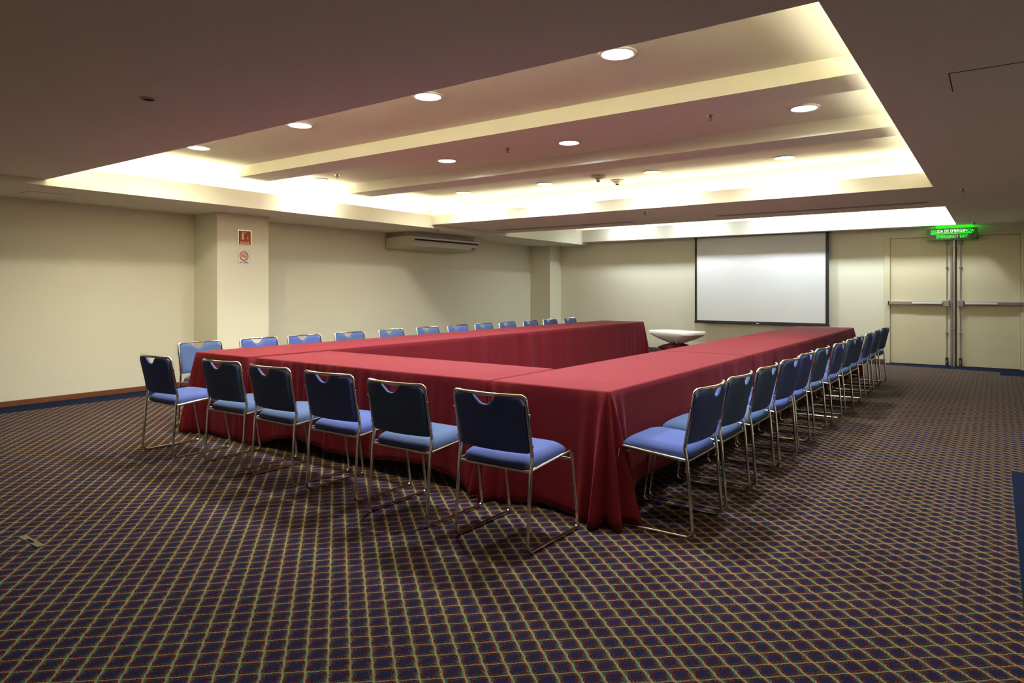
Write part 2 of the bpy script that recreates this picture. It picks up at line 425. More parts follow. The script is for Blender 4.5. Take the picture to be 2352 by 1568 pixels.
# ------------------------------------------------------------------ text helper
def text_bm(s, size, bold=0.0, depth=0.002, xs=1.0, font_space=1.0):
    cu = bpy.data.curves.new('lettering', 'FONT'); cu.body = s; cu.size = size; cu.align_x = 'CENTER'; cu.align_y = 'CENTER'
    cu.extrude = depth/2; cu.offset = bold; cu.space_character = font_space; cu.resolution_u = 4
    o = bpy.data.objects.new('lettering_tmp', cu); C.objects.link(o)
    dg = bpy.context.evaluated_depsgraph_get()
    me = bpy.data.meshes.new_from_object(o.evaluated_get(dg))
    bm = bmesh.new(); bm.from_mesh(me)
    bpy.data.objects.remove(o); bpy.data.curves.remove(cu); bpy.data.meshes.remove(me)
    xsz = [v.co.x for v in bm.verts]; wdt = max(xsz)-min(xsz); mid = (max(xsz)+min(xsz))/2
    for v in bm.verts: v.co.x = (v.co.x-mid)*xs
    return bm, wdt
def fit_text(s, width, height, bold=0.0, depth=0.002):
    bm, wd = text_bm(s, 1.0, 0, 1.0)
    ys = [v.co.y for v in bm.verts]; h = max(ys)-min(ys); my = (max(ys)+min(ys))/2
    bm.free()
    bm, wd = text_bm(s, height/h, bold, depth)
    k = width/max(v.co.x*2 for v in bm.verts)
    for v in bm.verts: v.co.x *= k; v.co.y -= my*height/h
    return bm

# ------------------------------------------------------------------ emergency exit sign (front face looks to -Y)
es = thing('exit_sign', 'grey box sign lit green reading SALIDA DE EMERGENCIA above the double door', 'sign', (-0.636, 14.0, 2.312))
link('sign_case', boxes((-.369, .369, 0, .07, -.1035, .1035), bevel=0.003), 'signgrey', es)
def xz(bm, cx, cz, y):
    for v in bm.verts:
        x, yy, z = v.co; v.co = (x+cx, y-z, yy+cz)
    return bm
# the three middle words glow nearly white-green as in the photograph; ends are plain green
full = fit_text('SALIDA DE EMERGENCIA', 0.628, 0.050, 0.0)
lo, hi = bmesh.new(), bmesh.new()
full.verts.ensure_lookup_table()
me_t = bpy.data.meshes.new('t'); full.to_mesh(me_t)
def split(keep):
    b = bmesh.new(); b.from_mesh(me_t)
    dele = [f for f in b.faces if not keep(f.calc_center_median().x)]
    bmesh.ops.delete(b, geom=dele, context='FACES'); return b
full.free()
link('lettering', xz(split(lambda x: -0.235 < x < 0.215), 0, 0.052, -0.001), 'greenwhite_em', es)['label'] = 'brightest middle letters of the top line'
link('lettering', xz(split(lambda x: x <= -0.235), 0, 0.052, -0.001), 'green_em', es)
link('lettering', xz(split(lambda x: x >= 0.215), 0, 0.052, -0.001), 'green_em', es)
link('underline', boxes((-.315, .285, -.003, 0, .002, .016)), 'green_em', es)['label'] = 'green bar between the two lines'
link('lettering', xz(fit_text('EMERGENCY EXIT', 0.455, 0.050, 0.0), 0.0, -0.044, -0.001), 'green_em', es)['label'] = 'lower line reading EMERGENCY EXIT'
pc = link('pictogram_plate', boxes((.271, .369, -.004, 0, -.1035, -.006)), 'greenplate', es)
man = bmesh.new()
def quad(bm, p, q, wd, y=-0.0055):
    p, q = Vector((p[0], 0, p[1])), Vector((q[0], 0, q[1])); d = (q-p).normalized(); n = Vector((-d.z, 0, d.x))*wd/2
    vs = [bm.verts.new((c.x, y, c.z)) for c in (p-n, q-n, q+n, p+n)]
    f = bm.faces.new(vs)
    r = bmesh.ops.extrude_face_region(bm, geom=[f])
    for g in r['geom']:
        if isinstance(g, bmesh.types.BMVert): g.co.y += 0.002
cx = .32; cz = -.055
for p, q, wd in (((cx+.004, cz+.018), (cx-.004, cz-.008), .014), ((cx+.006, cz+.016), (cx+.024, cz+.008), .006), ((cx+.024, cz+.008), (cx+.030, cz+.018), .006),
                 ((cx, cz+.016), (cx-.018, cz+.014), .006), ((cx-.018, cz+.014), (cx-.022, cz+.004), .006), ((cx-.003, cz-.006), (cx+.014, cz-.014), .008),
                 ((cx+.014, cz-.014), (cx+.014, cz-.034), .007), ((cx-.005, cz-.006), (cx-.014, cz-.022), .008), ((cx-.014, cz-.022), (cx-.030, cz-.026), .007),
                 ((cx-.038, cz-.04), (cx-.038, cz+.040), .005), ((cx-.038, cz+.040), (cx+.036, cz+.040), .005), ((cx+.036, cz+.040), (cx+.036, cz-.020), .005)):
    quad(man, p, q, wd)
for k in range(1):
    vs = [man.verts.new((cx+.008+.007*math.cos(t*PI/5), -0.0055, cz+.029+.007*math.sin(t*PI/5))) for t in range(10)]
    man.faces.new(vs)
bmesh.ops.recalc_face_normals(man, faces=man.faces[:])
link('running_figure', man, 'paleplate', pc)
for sx in (-.25, .25): link('hanger', tube([(sx, .035, .10), (sx, .035, .145)], 0.006, 8), 'greymetal', es)
g = area('exit_sign_lamp', (-0.60, 14.012, 2.420), (PI-.6, 0, 0), 0.45, 0.02, 1.8, (0.0, 1.0, 0.0))

# ------------------------------------------------------------------ signs on the column (faces look to +X)
def yz(bm, cy, cz, x):
    for v in bm.verts:
        a, b, c = v.co; v.co = (x+c, a+cy, b+cz)
    bmesh.ops.recalc_face_normals(bm, faces=bm.faces[:])
    return bm
fs = thing('extinguisher_sign', 'red square EXTINTOR sign in shiny metal frame on the column', 'sign', (-8.62, 5.5685, 2.073))
link('sign_frame', boxes((0, .010, -.108, .108, -.110, .110), bevel=0.003), 'aluminium', fs)
link('sign_face', boxes((.008, .012, -.094, .094, -.098, .096)), 'signred', fs)
def ext_poly(pts, x, t=0.0012): return prism(pts, 'x', x, x+t)
bm = ext_poly([(-.048, -.028), (-.012, -.028), (-.012, .040), (-.018, .050), (-.024, .053), (-.030, .055), (-.042, .050), (-.048, .040)], .012)
prism([(-.036, .053), (-.024, .053), (-.022, .063), (-.036, .063)], 'x', .012, .0132, bm)
prism([(-.036, .063), (-.006, .068), (-.006, .073), (-.026, .073), (-.030, .083), (-.038, .081), (-.036, .072)], 'x', .012, .0132, bm)
prism([(-.006, .066), (.018, .060), (.018, .082), (-.006, .074)], 'x', .012, .0132, bm)
prism([(-.036, .066), (-.052, .050), (-.049, .046), (-.034, .058)], 'x', .012, .0132, bm)
link('extinguisher_pictogram', bm, 'signcream', fs)
bm = ext_poly([(.036, .024), (.041, .024), (.041, -.016), (.036, -.016)], .012)
prism([(.0385, -.022), (.020, -.004), (.0235, 0.0), (.0385, -.014), (.0535, 0.0), (.057, -.004)], 'x', .012, .0132, bm)
link('arrow', bm, 'signcream', fs)
link('lettering', yz(fit_text('EXTINTOR', 0.142, 0.026, 0.0008, 0.0015), 0, -.072, .0125), 'signcream', fs)
ns = thing('no_smoking_sign', 'white NO FUMAR no-smoking sign under the red sign on the column', 'sign', (-8.62, 5.5615, 1.804))
def rrect(w, h, r, n=5):
    pts = []
    for cx, cy, a0 in ((w-r, h-r, 0), (-w+r, h-r, PI/2), (-w+r, -h+r, PI), (w-r, -h+r, 1.5*PI)):
        for k in range(n+1): pts.append((cx+r*math.cos(a0+k*PI/2/n), cy+r*math.sin(a0+k*PI/2/n)))
    return pts
link('sign_face', prism(rrect(.099, .101, .006), 'x', 0, .004), 'signwhite', ns)
bm = bmesh.new()
def ring2(bm, outer, inner, x0, x1):
    n = len(outer)
    O = [bm.verts.new((x1, *p)) for p in outer]; I = [bm.verts.new((x1, *p)) for p in inner]
    O0 = [bm.verts.new((x0, *p)) for p in outer]; I0 = [bm.verts.new((x0, *p)) for p in inner]
    for i in range(n):
        j = (i+1) % n
        bm.faces.new((O[i], O[j], I[j], I[i])); bm.faces.new((O0[i], O0[j], O[j], O[i])); bm.faces.new((I[i], I[j], I0[j], I0[i]))
    bmesh.ops.recalc_face_normals(bm, faces=bm.faces[:])
ring2(bm, rrect(.093, .095, .012), rrect(.0905, .0925, .011), .004, .0048)
link('border_line', bm, 'ink', ns)
circ = lambda r, n=32: [(r*math.cos(2*PI*i/n), .012+r*math.sin(2*PI*i/n)) for i in range(n)]
link('symbol_ground', prism(circ(.060), 'x', .0038, .0046), 'signcream', ns)
bm = bmesh.new(); ring2(bm, circ(.069), circ(.056), .004, .0064)
d = .058*math.sqrt(.5)
prism([(-d-.004, .012+d-.003), (-d+.004, .012+d+.004), (d+.004, .012-d+.003), (d-.004, .012-d-.004)], 'x', .0052, .0062, bm)
link('prohibition_ring', bm, 'signring', ns)
bm = prism([(-.045, .004), (.018, .004), (.018, .016), (-.045, .016)], 'x', .0044, .0050)
prism([(.026, .004), (.042, .004), (.042, .016), (.026, .016)], 'x', .0044, .0050, bm)
for pts in ([(.034, .020), (.040, .020), (.042, .036), (.036, .036)], [(.020, .034), (.040, .032), (.040, .040), (.020, .040)], [(.008, .040), (.022, .038), (.010, .058), (.002, .056)], [(.036, .038), (.042, .038), (.036, .058), (.030, .054)]):
    prism(pts, 'x', .0044, .0050, bm)
link('cigarette_pictogram', bm, 'ink', ns)
link('lettering', yz(fit_text('NO FUMAR', 0.132, 0.020, 0.0006, 0.001), 0, -.076, .0045), 'ink', ns)

# ------------------------------------------------------------------ projection screen
ps = thing('projection_screen', 'large pull-down white projection screen with black borders on the far wall', 'screen', (-3.93, 14.05, 0.65))
W2 = 1.32
bm = bmesh.new(); nx, nz = 24, 20
g = [[bm.verts.new((-W2+2*W2*i/nx, 0.004*math.sin(i*0.9+j*.25)*(1-j/nz)*.5, .02+1.780*j/nz)) for j in range(nz+1)] for i in range(nx+1)]
for i in range(nx):
    for j in range(nz): bm.faces.new((g[i][j], g[i+1][j], g[i+1][j+1], g[i][j+1]))
link('screen_fabric', bm, 'screen', ps, 'all')
link('black_border', boxes((-W2-.0, -W2+.045, -.006, .003, .02, 1.800)), 'black', ps)
link('black_border', boxes((W2-.06, W2, -.006, .003, .02, 1.800)), 'black', ps)
link('black_border', boxes((-W2+.045, W2-.06, -.006, .003, .02, .05)), 'black', ps)
bt = link('bottom_bar', boxes((-W2-.012, W2+.012, -.014, .012, -.006, .024), bevel=0.004), 'black', ps)
link('pull_tab', boxes((-.04, .02, -.019, -.012, 0.004, .022), bevel=0.002), 'trim_white', bt)
link('ceiling_slot', boxes((-W2-.03, W2+.03, .010, .03, 1.792, 1.803), (-W2-.03, W2+.03, -.03, -.012, 1.792, 1.803)), 'slot', ps)

# ------------------------------------------------------------------ ceiling fittings
row_x1 = [-2.0, -3.66, -5.26, -6.98]
row_x2 = [-1.32, -3.615, -5.29, -7.63]
row_x3 = [-2.0, -3.634, -5.292, -6.81]
lamps = []
names = ['first', 'second', 'third', 'fourth', 'fifth']
for ri, (row, y, kinds) in enumerate(((row_x1, 3.97, 'ccww'), (row_x2, 6.07, 'cccw'), (row_x3, 8.20, 'wwcw'))):
    for i, (x, k) in enumerate(zip(row, kinds)):
        lamps.append((x, y, ZA, k, 0.125, 'round downlight, %s from the right in the %s ceiling bay' % (names[i], ('near', 'middle', 'far')[ri]),
                      ('cool white ' if k == 'c' else 'warm white '), 'downlights in the coffered ceiling', 0.78 if ri == 2 else (0.6 if x < -7.5 else 0.85 if x < -6.9 else 1.0)))
for i, x in enumerate((-1.0, -2.234, -3.451, -5.04, -6.6)):  # rightmost one is added to brighten the door, following the row's spacing
    lamps.append((x, 13.44, ZB, 'c', 0.10, '%s downlight from the right, up in the recess before the screen' % names[i], 'cool white ', 'downlights in the screen recess', 0.66))
protos = {}
for x, y, z, k, r, lab, pre, grp, pw in lamps:
    key = (k, r)
    if key not in protos:
        t = thing('downlight', pre+lab, 'ceiling light', (x, y, z), 0, grp)
        link('trim_ring', lathe([(r*.80, -.001), (r*.80, -.010), (r*.86, -.014), (r*.97, -.010), (r, -.001)], 32), 'trim_white', t, True)
        lens = link('lens', lathe([(.001, -.006), (r*.5, -.0065), (r*.80, -.004)], 32, cap=False), 'lamp_cool' if k == 'c' else 'lamp_warm', t, True)
        protos[key] = t
    else:
        t = dup(protos[key], (x, y, z), 0, pre+lab); t['group'] = grp
    area('downlight_lamp', (x, y, z-.018), (0, 0, 0), r*1.5, 0, DOWN_W*pw, COOL if k == 'c' else WARM, 'DISK', math.radians(162))

def sprinkler(loc, label, proto=[]):
    if proto: return dup(proto[0], loc, 0, label)
    t = thing('sprinkler', label, 'sprinkler', loc, 0, 'sprinkler heads on the ceiling')
    link('escutcheon', lathe([(.040, 0), (.038, -.004), (.018, -.009), (.016, -.004)], 24, cap=False), 'chrome', t, True)
    link('nozzle', lathe([(.012, 0), (.012, -.020), (.007, -.024), (.007, -.028)], 12), 'brass', t, True)
    bm = tube([(-.011, 0, -.018), (-.014, 0, -.030), (0, 0, -.046)], .0024, 6); tube([(.011, 0, -.018), (.014, 0, -.030), (0, 0, -.046)], .0024, 6, bm)
    link('frame_arms', bm, 'brass', t, True)
    bm = lathe([(.017, -.046), (.017, -.0485), (.003, -.050)], 16)
    link('deflector', bm, 'brass', t)
    proto.append(t); return t
sprinkler((-2.05, 5.87, ZA), 'small metal sprinkler head left of the largest downlight in the middle ceiling bay')
sprinkler((-4.31, 5.94, ZA), 'small metal sprinkler head between two downlights in the middle ceiling bay')
sprinkler((-7.14, 5.98, ZA), 'small sprinkler head beside the leftmost downlight of the middle ceiling bay')
sprinkler((-4.11, 9.02, Z1), 'sprinkler head on the flat ceiling strip before the screen recess')
sprinkler((-0.307, 9.02, Z1), 'sprinkler head on the plain ceiling right of the bright coffer corner')
sprinkler((-0.31, 13.60, Z1), 'sprinkler head on the ceiling just above the exit sign')
sprinkler((-7.90, 8.83, Z0), 'sprinkler head on the left soffit above the air conditioner')
sprinkler((-7.90, 12.88, Z0), 'sprinkler head on the left soffit near the far corner column')

sd = thing('smoke_detector', 'round smoke detector with a small glass bulb hanging below it', 'detector', (-4.347, 8.06, ZA), 0, 'detectors in the far ceiling bay')
link('base', lathe([(.10, 0), (.104, -.012), (.100, -.026), (.06, -.040), (.02, -.046)], 32), 'acbody', sd, True)
link('bulb', lathe([(.014, -.040), (.033, -.056), (.034, -.070), (.024, -.086), (.006, -.092)], 20), 'aluminium', sd, True)
sd = thing('smoke_detector', 'cone-shaped cream smoke detector nearest the bright far cove', 'detector', (-4.31, 8.55, ZA), 0, 'detectors in the far ceiling bay')
link('base', lathe([(.095, 0), (.098, -.010), (.085, -.020)], 32), 'acbody', sd, True)
link('cone', lathe([(.080, -.018), (.055, -.040), (.030, -.056)], 32), 'acbody', sd, True)
link('sensor_tip', lathe([(.026, -.054), (.024, -.070), (.012, -.072)], 16), 'darkmetal', sd, True)

rg = thing('ceiling_ring_fitting', 'small dark round recessed fitting with pale ring in the near ceiling', 'ceiling fitting', (-4.045, 1.988, Z1))
link('ring', lathe([(.032, -.004), (.034, -.008), (.043, -.005), (.045, 0)], 28, cap=False), 'acbody', rg, True)
link('opening', lathe([(.001, -.0025), (.0335, -.0025), (.0335, -.006)], 28, cap=False), 'void', rg)
link('inner_tab', boxes((.004, .010, -.030, -.022, -.007, -.003), (.016, .022, -.026, -.018, -.007, -.003)), 'acbody', rg)

for x0, x1, yy, lab in ((-7.58, -4.82, 10.14, 'long thin slot air diffuser in the ceiling strip, the left one'), (-3.43, -0.71, 10.10, 'long thin slot air diffuser in the ceiling strip, the right one')):
    t = thing('slot_diffuser', lab, 'air vent', ((x0+x1)/2, yy, Z1), 0, 'slot diffusers before the screen recess')
    h = (x1-x0)/2
    link('frame', boxes((-h, h, -.11, -.085, -.005, 0), (-h, h, .085, .11, -.005, 0), (-h, h, -.008, .008, -.005, 0), (-h-.02, -h, -.11, .11, -.005, 0), (h, h+.02, -.11, .11, -.005, 0)), 'ceiling', t)
    link('slot', boxes((-h, h, -.085, -.008, -.0025, 0)), 'slot', t)
    link('slot', boxes((-h, h, .008, .085, -.0025, 0)), 'slot', t)
for (x0, x1, y0, y1, z, lab) in ((-0.206, 0.40, 4.17, 4.56, Z1, 'flush rectangular access hatch in the ceiling at the right'), (-8.78, -8.44, 2.90, 3.345, Z0, 'flush access hatch in the low soffit at far left')):
    t = thing('access_hatch', lab, 'hatch', ((x0+x1)/2, (y0+y1)/2, z))
    hx, hy = (x1-x0)/2, (y1-y0)/2
    link('gap', boxes((-hx, hx, -hy, hy, -.0012, 0)), 'slot' if z == Z0 else 'void', t)
    link('panel', boxes((-hx+.006, hx-.006, -hy+.006, hy-.006, -.0026, -.001)), 'ceiling', t)

# ------------------------------------------------------------------ air conditioner
ac = thing('air_conditioner', 'long cream ceiling-hung air conditioner on the left wall', 'air conditioner', (XL, 9.8, Z0))
Y0, Y1 = -0.97, 0.97
sec = [(0.02, -.285), (0.03, -.10), (0.46, -.075), (0.70, -.09), (0.715, -.12), (0.70, -.20), (0.62, -.262), (0.40, -.288), (0.05, -.300)]
link('body', prism(sec, 'y', Y0, Y1), 'acbody', ac)
link('mounting_box', boxes((.05, .60, Y0+.03, Y1-.06, -.10, -.004)), 'acmetal', ac)
link('front_lip', prism([(.695, -.088), (.722, -.098), (.728, -.120), (.718, -.130), (.700, -.125)], 'y', Y0+.02, Y1-.02), 'trim_white', ac)
link('outlet_slot', prism([(.700, -.128), (.7165, -.130), (.7115, -.165), (.694, -.165)], 'y', Y0+.06, Y1-.06), 'void', ac)
link('louver', prism([(.700, -.160), (.714, -.162), (.705, -.196), (.690, -.198)], 'y', Y0+.06, Y1-.06), 'acbody', ac)
link('lower_panel', prism([(.694, -.198), (.704, -.200), (.640, -.256), (.630, -.250)], 'y', Y0+.02, Y1-.02), 'trim_white', ac)
link('badge', prism([(.672, -.228), (.680, -.226), (.655, -.248), (.648, -.246)], 'y', Y1-.22, Y1-.10), 'slot', ac)
for yy in (-.85, -.3, .25, .7):
    link('screw', boxes((.598, .604, yy, yy+.012, -.055, -.043)), 'darkmetal', ac)
gr = thing('return_grille', 'fine perforated return-air grille in the soffit above the air conditioner', 'air vent', (-8.25, 9.35, Z0))
link('frame', boxes((-.11, .11, -.62, -.60, -.005, 0), (-.11, .11, .60, .62, -.005, 0), (-.11, -.095, -.6, .6, -.005, 0), (.095, .11, -.6, .6, -.005, 0)), 'ceiling', gr)
link('backing', boxes((-.095, .095, -.6, .6, -.0015, 0)), 'slot', gr)
bm = bmesh.new()
for k in range(40): box(bm, -.095, .095, -.595+k*.03, -.580+k*.03, -.004, -.0015)
o = link('bars', bm, 'ceiling', gr); o['kind'] = 'stuff'

# ------------------------------------------------------------------ floor box at lower left
fb = thing('floor_box', 'carpet-covered floor socket box with a metal edge strip, lower left', 'floor box', (-4.155, 1.36, 0))
link('lid', boxes((-.125, .125, -.16, .055, 0.0005, .004), bevel=0.001), 'carpet', fb)
bm = boxes((-.125, -.045, .058, .094, 0.0005, .0065), (.035, .125, .058, .094, 0.0005, .0065), (-.045, .035, .080, .094, 0.0005, .0065), bevel=0.001)
link('metal_strip', bm, 'brass', fb)
link('finger_hole', boxes((-.045, .035, .058, .080, 0.0005, .002)), 'void', fb)
link('gap', boxes((.125, .132, -.16, .056, 0.0004, .003)), 'void', fb)

# ------------------------------------------------------------------ chair
CW = 0.235                       # half width between the tube centres
R_T = 0.0098
def chair_proto(mat, label, group):
    t = thing('conference_chair', label, 'chair', (0, 0, 0), 0, group)
    zf = R_T
    for s in (-1, 1):
        x = s*CW
        xb = s*(CW-.004)
        # runner with its two bends
        path = arc_path([(x, .008, .11), (x, -.004, zf), (x, .505, zf), (x, .490, .09)], .045, 6)
        link('runner', tube(path, R_T), 'chrome', t, True)
        link('leg', tube([(x, .0065, .10), (x, .030, .405), (x, .045, .490)], R_T), 'chrome', t, True)
        link('leg', tube(arc_path([(x, .492, .085), (x, .430, .454), (x, .30, .442)], .03, 6), R_T), 'chrome', t, True)
        link('seat_rail', tube([(x, .034, .418), (x, .32, .4435)], R_T*.92), 'chrome', t, True)
    # back frame: up one side, over the bowed top, down the other
    pts = [(-CW, .045, .486), (-CW+.003, .018, .640), (-CW+.006, -.026, .800)]
    top = []
    for k in range(0, 9):
        u = -1+2*k/8
        top.append((u*(CW-.058), -.030-.030*(1-u*u)+.0, .802))
    left = arc_path([(-CW, .045, .486), (-CW+.004, -.012, .802), top[0]], .052, 7)
    right = [Vector((-p.x, p.y, p.z)) for p in reversed(left)]
    path = left[:-1]+[Vector(p) for p in top]+right[1:]
    link('back_frame', tube(path, R_T), 'chrome', t, True)
    link('crossbar', tube([(-CW, .036, .412), (CW, .036, .412)], R_T*.9), 'chrome', t, True)
    link('crossbar', tube([(-CW, .438, .400), (CW, .438, .400)], R_T*.85), 'chrome', t, True)
    for s in (-1, 1):
        for z, y in ((.545, .034), (.705, .004)):
            link('bolt', tube([(s*(CW+.002), y, z), (s*(CW+.0125), y, z), (s*(CW+.0145), y, z)], .0058, 8), 'chrome', t, True)
    # backrest pad
    nx, nz = 64, 22
    w, zb, zt = CW-.011, .503, .794
    def outline(u):
        x = u*w; a = abs(u)
        top = zt; bot = zb
        r = .045
        e = w-abs(x)
        if e < r: top -= r-math.sqrt(max(0, r*r-(r-e)**2))
        rb = .012
        if e < rb: bot += rb-math.sqrt(max(0, rb*rb-(rb-e)**2))
        q = abs(x)/.088
        if q < 1: top -= .048*(.5+.5*math.cos(PI*q**1.3))
        return bot, top
    bm = bmesh.new(); F = []; Bk = []
    us = [u_-.11*math.sin(PI*u_) for u_ in [-1+2*i/nx for i in range(nx+1)]]
    for u in us:
        b, tp = outline(u); cf = []; cb = []
        for j in range(nz+1):
            v = -math.cos(PI*j/nz)*.5+.5
            z = b+(tp-b)*v
            edge = min((1-abs(u))*w, z-b, tp-z)
            th = .007+.014*min(1, math.sqrt(max(0, edge)/.024))
            lean = .043-(z-.49)*.226
            bow = -.030*(1-u*u)
            # the bow grows with height so the lower edge keeps clear of the tubes
            cf.append(bm.verts.new((u*w, lean+bow+th+.002, z))); cb.append(bm.verts.new((u*w, lean+bow-th*.75+.002, z)))
        F.append(cf); Bk.append(cb)
    for i in range(nx):
        for j in range(nz):
            bm.faces.new((F[i][j], F[i][j+1], F[i+1][j+1], F[i+1][j])); bm.faces.new((Bk[i][j], Bk[i+1][j], Bk[i+1][j+1], Bk[i][j+1]))
        bm.faces.new((F[i][0], F[i+1][0], Bk[i+1][0], Bk[i][0])); bm.faces.new((F[i][nz], Bk[i][nz], Bk[i+1][nz], F[i+1][nz]))
    for j in range(nz):
        bm.faces.new((F[0][j], Bk[0][j], Bk[0][j+1], F[0][j+1])); bm.faces.new((F[nx][j], F[nx][j+1], Bk[nx][j+1], Bk[nx][j]))
    bmesh.ops.recalc_face_normals(bm, faces=bm.faces[:])
    link('backrest', bm, mat, t, 'all')
    # seat pad
    bm = bmesh.new(); n = 26; T = []; U = []
    for i in range(n+1):
        a = -math.cos(PI*i/n)*.5+(-1+2*i/n)*.5
        ct = []; cb = []
        for j in range(n+1):
            b = -math.cos(PI*j/n)*.5+(-1+2*j/n)*.5
            # superellipse outline
            m = max(abs(a), abs(b)); q = (abs(a)**7+abs(b)**7)**(1/7)
            k = m/q if q > 1e-6 else 1
            x = a*k*.231; y = .232+b*k*.212
            e = 1-m
            hgt = .052*min(1, (e/.22))**.42 if e > 0 else 0
            fall = .016*max(0, b-.5)**1.5*2
            slope = (y-.03)*.055
            ct.append(bm.verts.new((x*(1-.02*(1-min(1, e/.1))), y, .428+hgt+slope-fall)))
            cb.append(bm.verts.new((x*.95, .232+(y-.232)*.96, .424+slope)))
        T.append(ct); U.append(cb)
    for i in range(n):
        for j in range(n):
            bm.faces.new((T[i][j], T[i+1][j], T[i+1][j+1], T[i][j+1])); bm.faces.new((U[i][j], U[i][j+1], U[i+1][j+1], U[i+1][j]))
        for j0 in (0, n):
            bm.faces.new((T[i][j0], U[i][j0], U[i+1][j0], T[i+1][j0])); bm.faces.new((T[j0][i], T[j0][i+1], U[j0][i+1], U[j0][i]))
    bmesh.ops.recalc_face_normals(bm, faces=bm.faces[:])
    link('seat', bm, mat, t, 'all')
    return t
PR = {}
ordn = ['first', 'second', 'third', 'fourth', 'fifth', 'sixth', 'seventh', 'eighth', 'ninth', 'tenth', 'eleventh', 'twelfth']
def chair(k, loc, rz, label, group):
    if k not in PR:
        PR[k] = chair_proto('blue_violet' if k == 'v' else 'blue_steel', label, group)
        t = PR[k]; t.location = loc; t.rotation_euler = (0, 0, rz)
    else:
        t = dup(PR[k], loc, rz, label)
    t['group'] = group; t['label'] = label
    return t
kn = {'v': 'violet-blue', 's': 'steel-blue'}
front = [(-5.522, 2.785, 0.0, 'v'), (-4.740, 2.880, 0.03, 's'), (-4.112, 2.858, -.02, 's'), (-3.486, 2.858, 0.0, 'v'), (-2.826, 2.802, -.008, 's'), (-2.146, 2.802, -.004, 'v')]
fl = ['leftmost of the six across the front', 'second from left of the six across the front', 'third from left of the six across the front',
      'third from right of the six across the front', 'second from right of the six across the front', 'rightmost of the six across the front, nearest the camera']
for (x, y, r, k), l in zip(front, fl):
    chair(k, (x, y, 0), r, kn[k]+' chrome-framed chair, '+l, 'chairs along the front table')
rY = [3.73, 4.30, 4.905, 5.52, 6.12, 6.75, 7.45, 8.165, 8.67, 9.48, 10.19, 10.93]
rk = 'vssvvsvssvss'
random.seed(3)
for i, (y, k) in enumerate(zip(rY, rk)):
    l = '%s chair on the right side, %s' % (kn[k], 'nearest the camera, seat toward the table corner' if i == 0 else ('last one by the door' if i == 11 else ordn[i]+' from the camera'))
    chair(k, (-1.318+(random.uniform(-.012, .012) if i else 0), y, 0), PI/2+(random.uniform(-.03, .03) if i else 0), l, 'chairs along the right-hand table')
lY = [3.742, 4.41, 5.01, 5.685, 6.398, 7.11, 7.76, 8.394, 9.025, 9.70, 10.336, 11.03]
lk = 'svvsssvsssvs'
for i, (y, k) in enumerate(zip(lY, lk)):
    l = '%s chair behind the left-hand table, %s' % (kn[k], 'nearest one, its back showing most' if i == 0 else ('last one by the far corner' if i == 11 else ordn[i]+' from the near end'))
    chair(k, (-6.63, y*1.013, 0), -PI/2+random.uniform(-.02, .02), l, 'chairs behind the left-hand table')

# ------------------------------------------------------------------ tables and cloths
def folding_table(x0, x1, y0, y1, label):
    cx, cy = (x0+x1)/2, (y0+y1)/2
    t = thing('folding_table', label, 'table', (cx, cy, 0), 0, 'folding tables under the red cloths')
    hx, hy = (x1-x0)/2-.015, (y1-y0)/2-.015
    link('tabletop', boxes((-hx, hx, -hy, hy, .712, .740), bevel=0.004), 'tabletop', t)
    link('apron', boxes((-hx+.03, hx-.03, -hy+.03, -hy+.05, .67, .712), (-hx+.03, hx-.03, hy-.05, hy-.03, .67, .712), (-hx+.03, -hx+.05, -hy+.03, hy-.03, .67, .712), (hx-.05, hx-.03, -hy+.03, hy-.03, .67, .712)), 'black', t)
    for sx in (-1, 1):
        for sy in (-1, 1):
            px, py = sx*(hx-.10), sy*(hy-.10)
            link('leg', tube([(px, py, 0.0), (px, py, .712)], .014, 10), 'black', t, True)
    return t
ZT = 0.750
class Cloth:
    """tablecloth: flat top with rounded edge and hanging sides; sides is a subset of 'nesw' drawn as hanging"""
    def __init__(s, x0, x1, y0, y1, z=ZT): s.r = (x0, x1, y0, y1); s.z = z
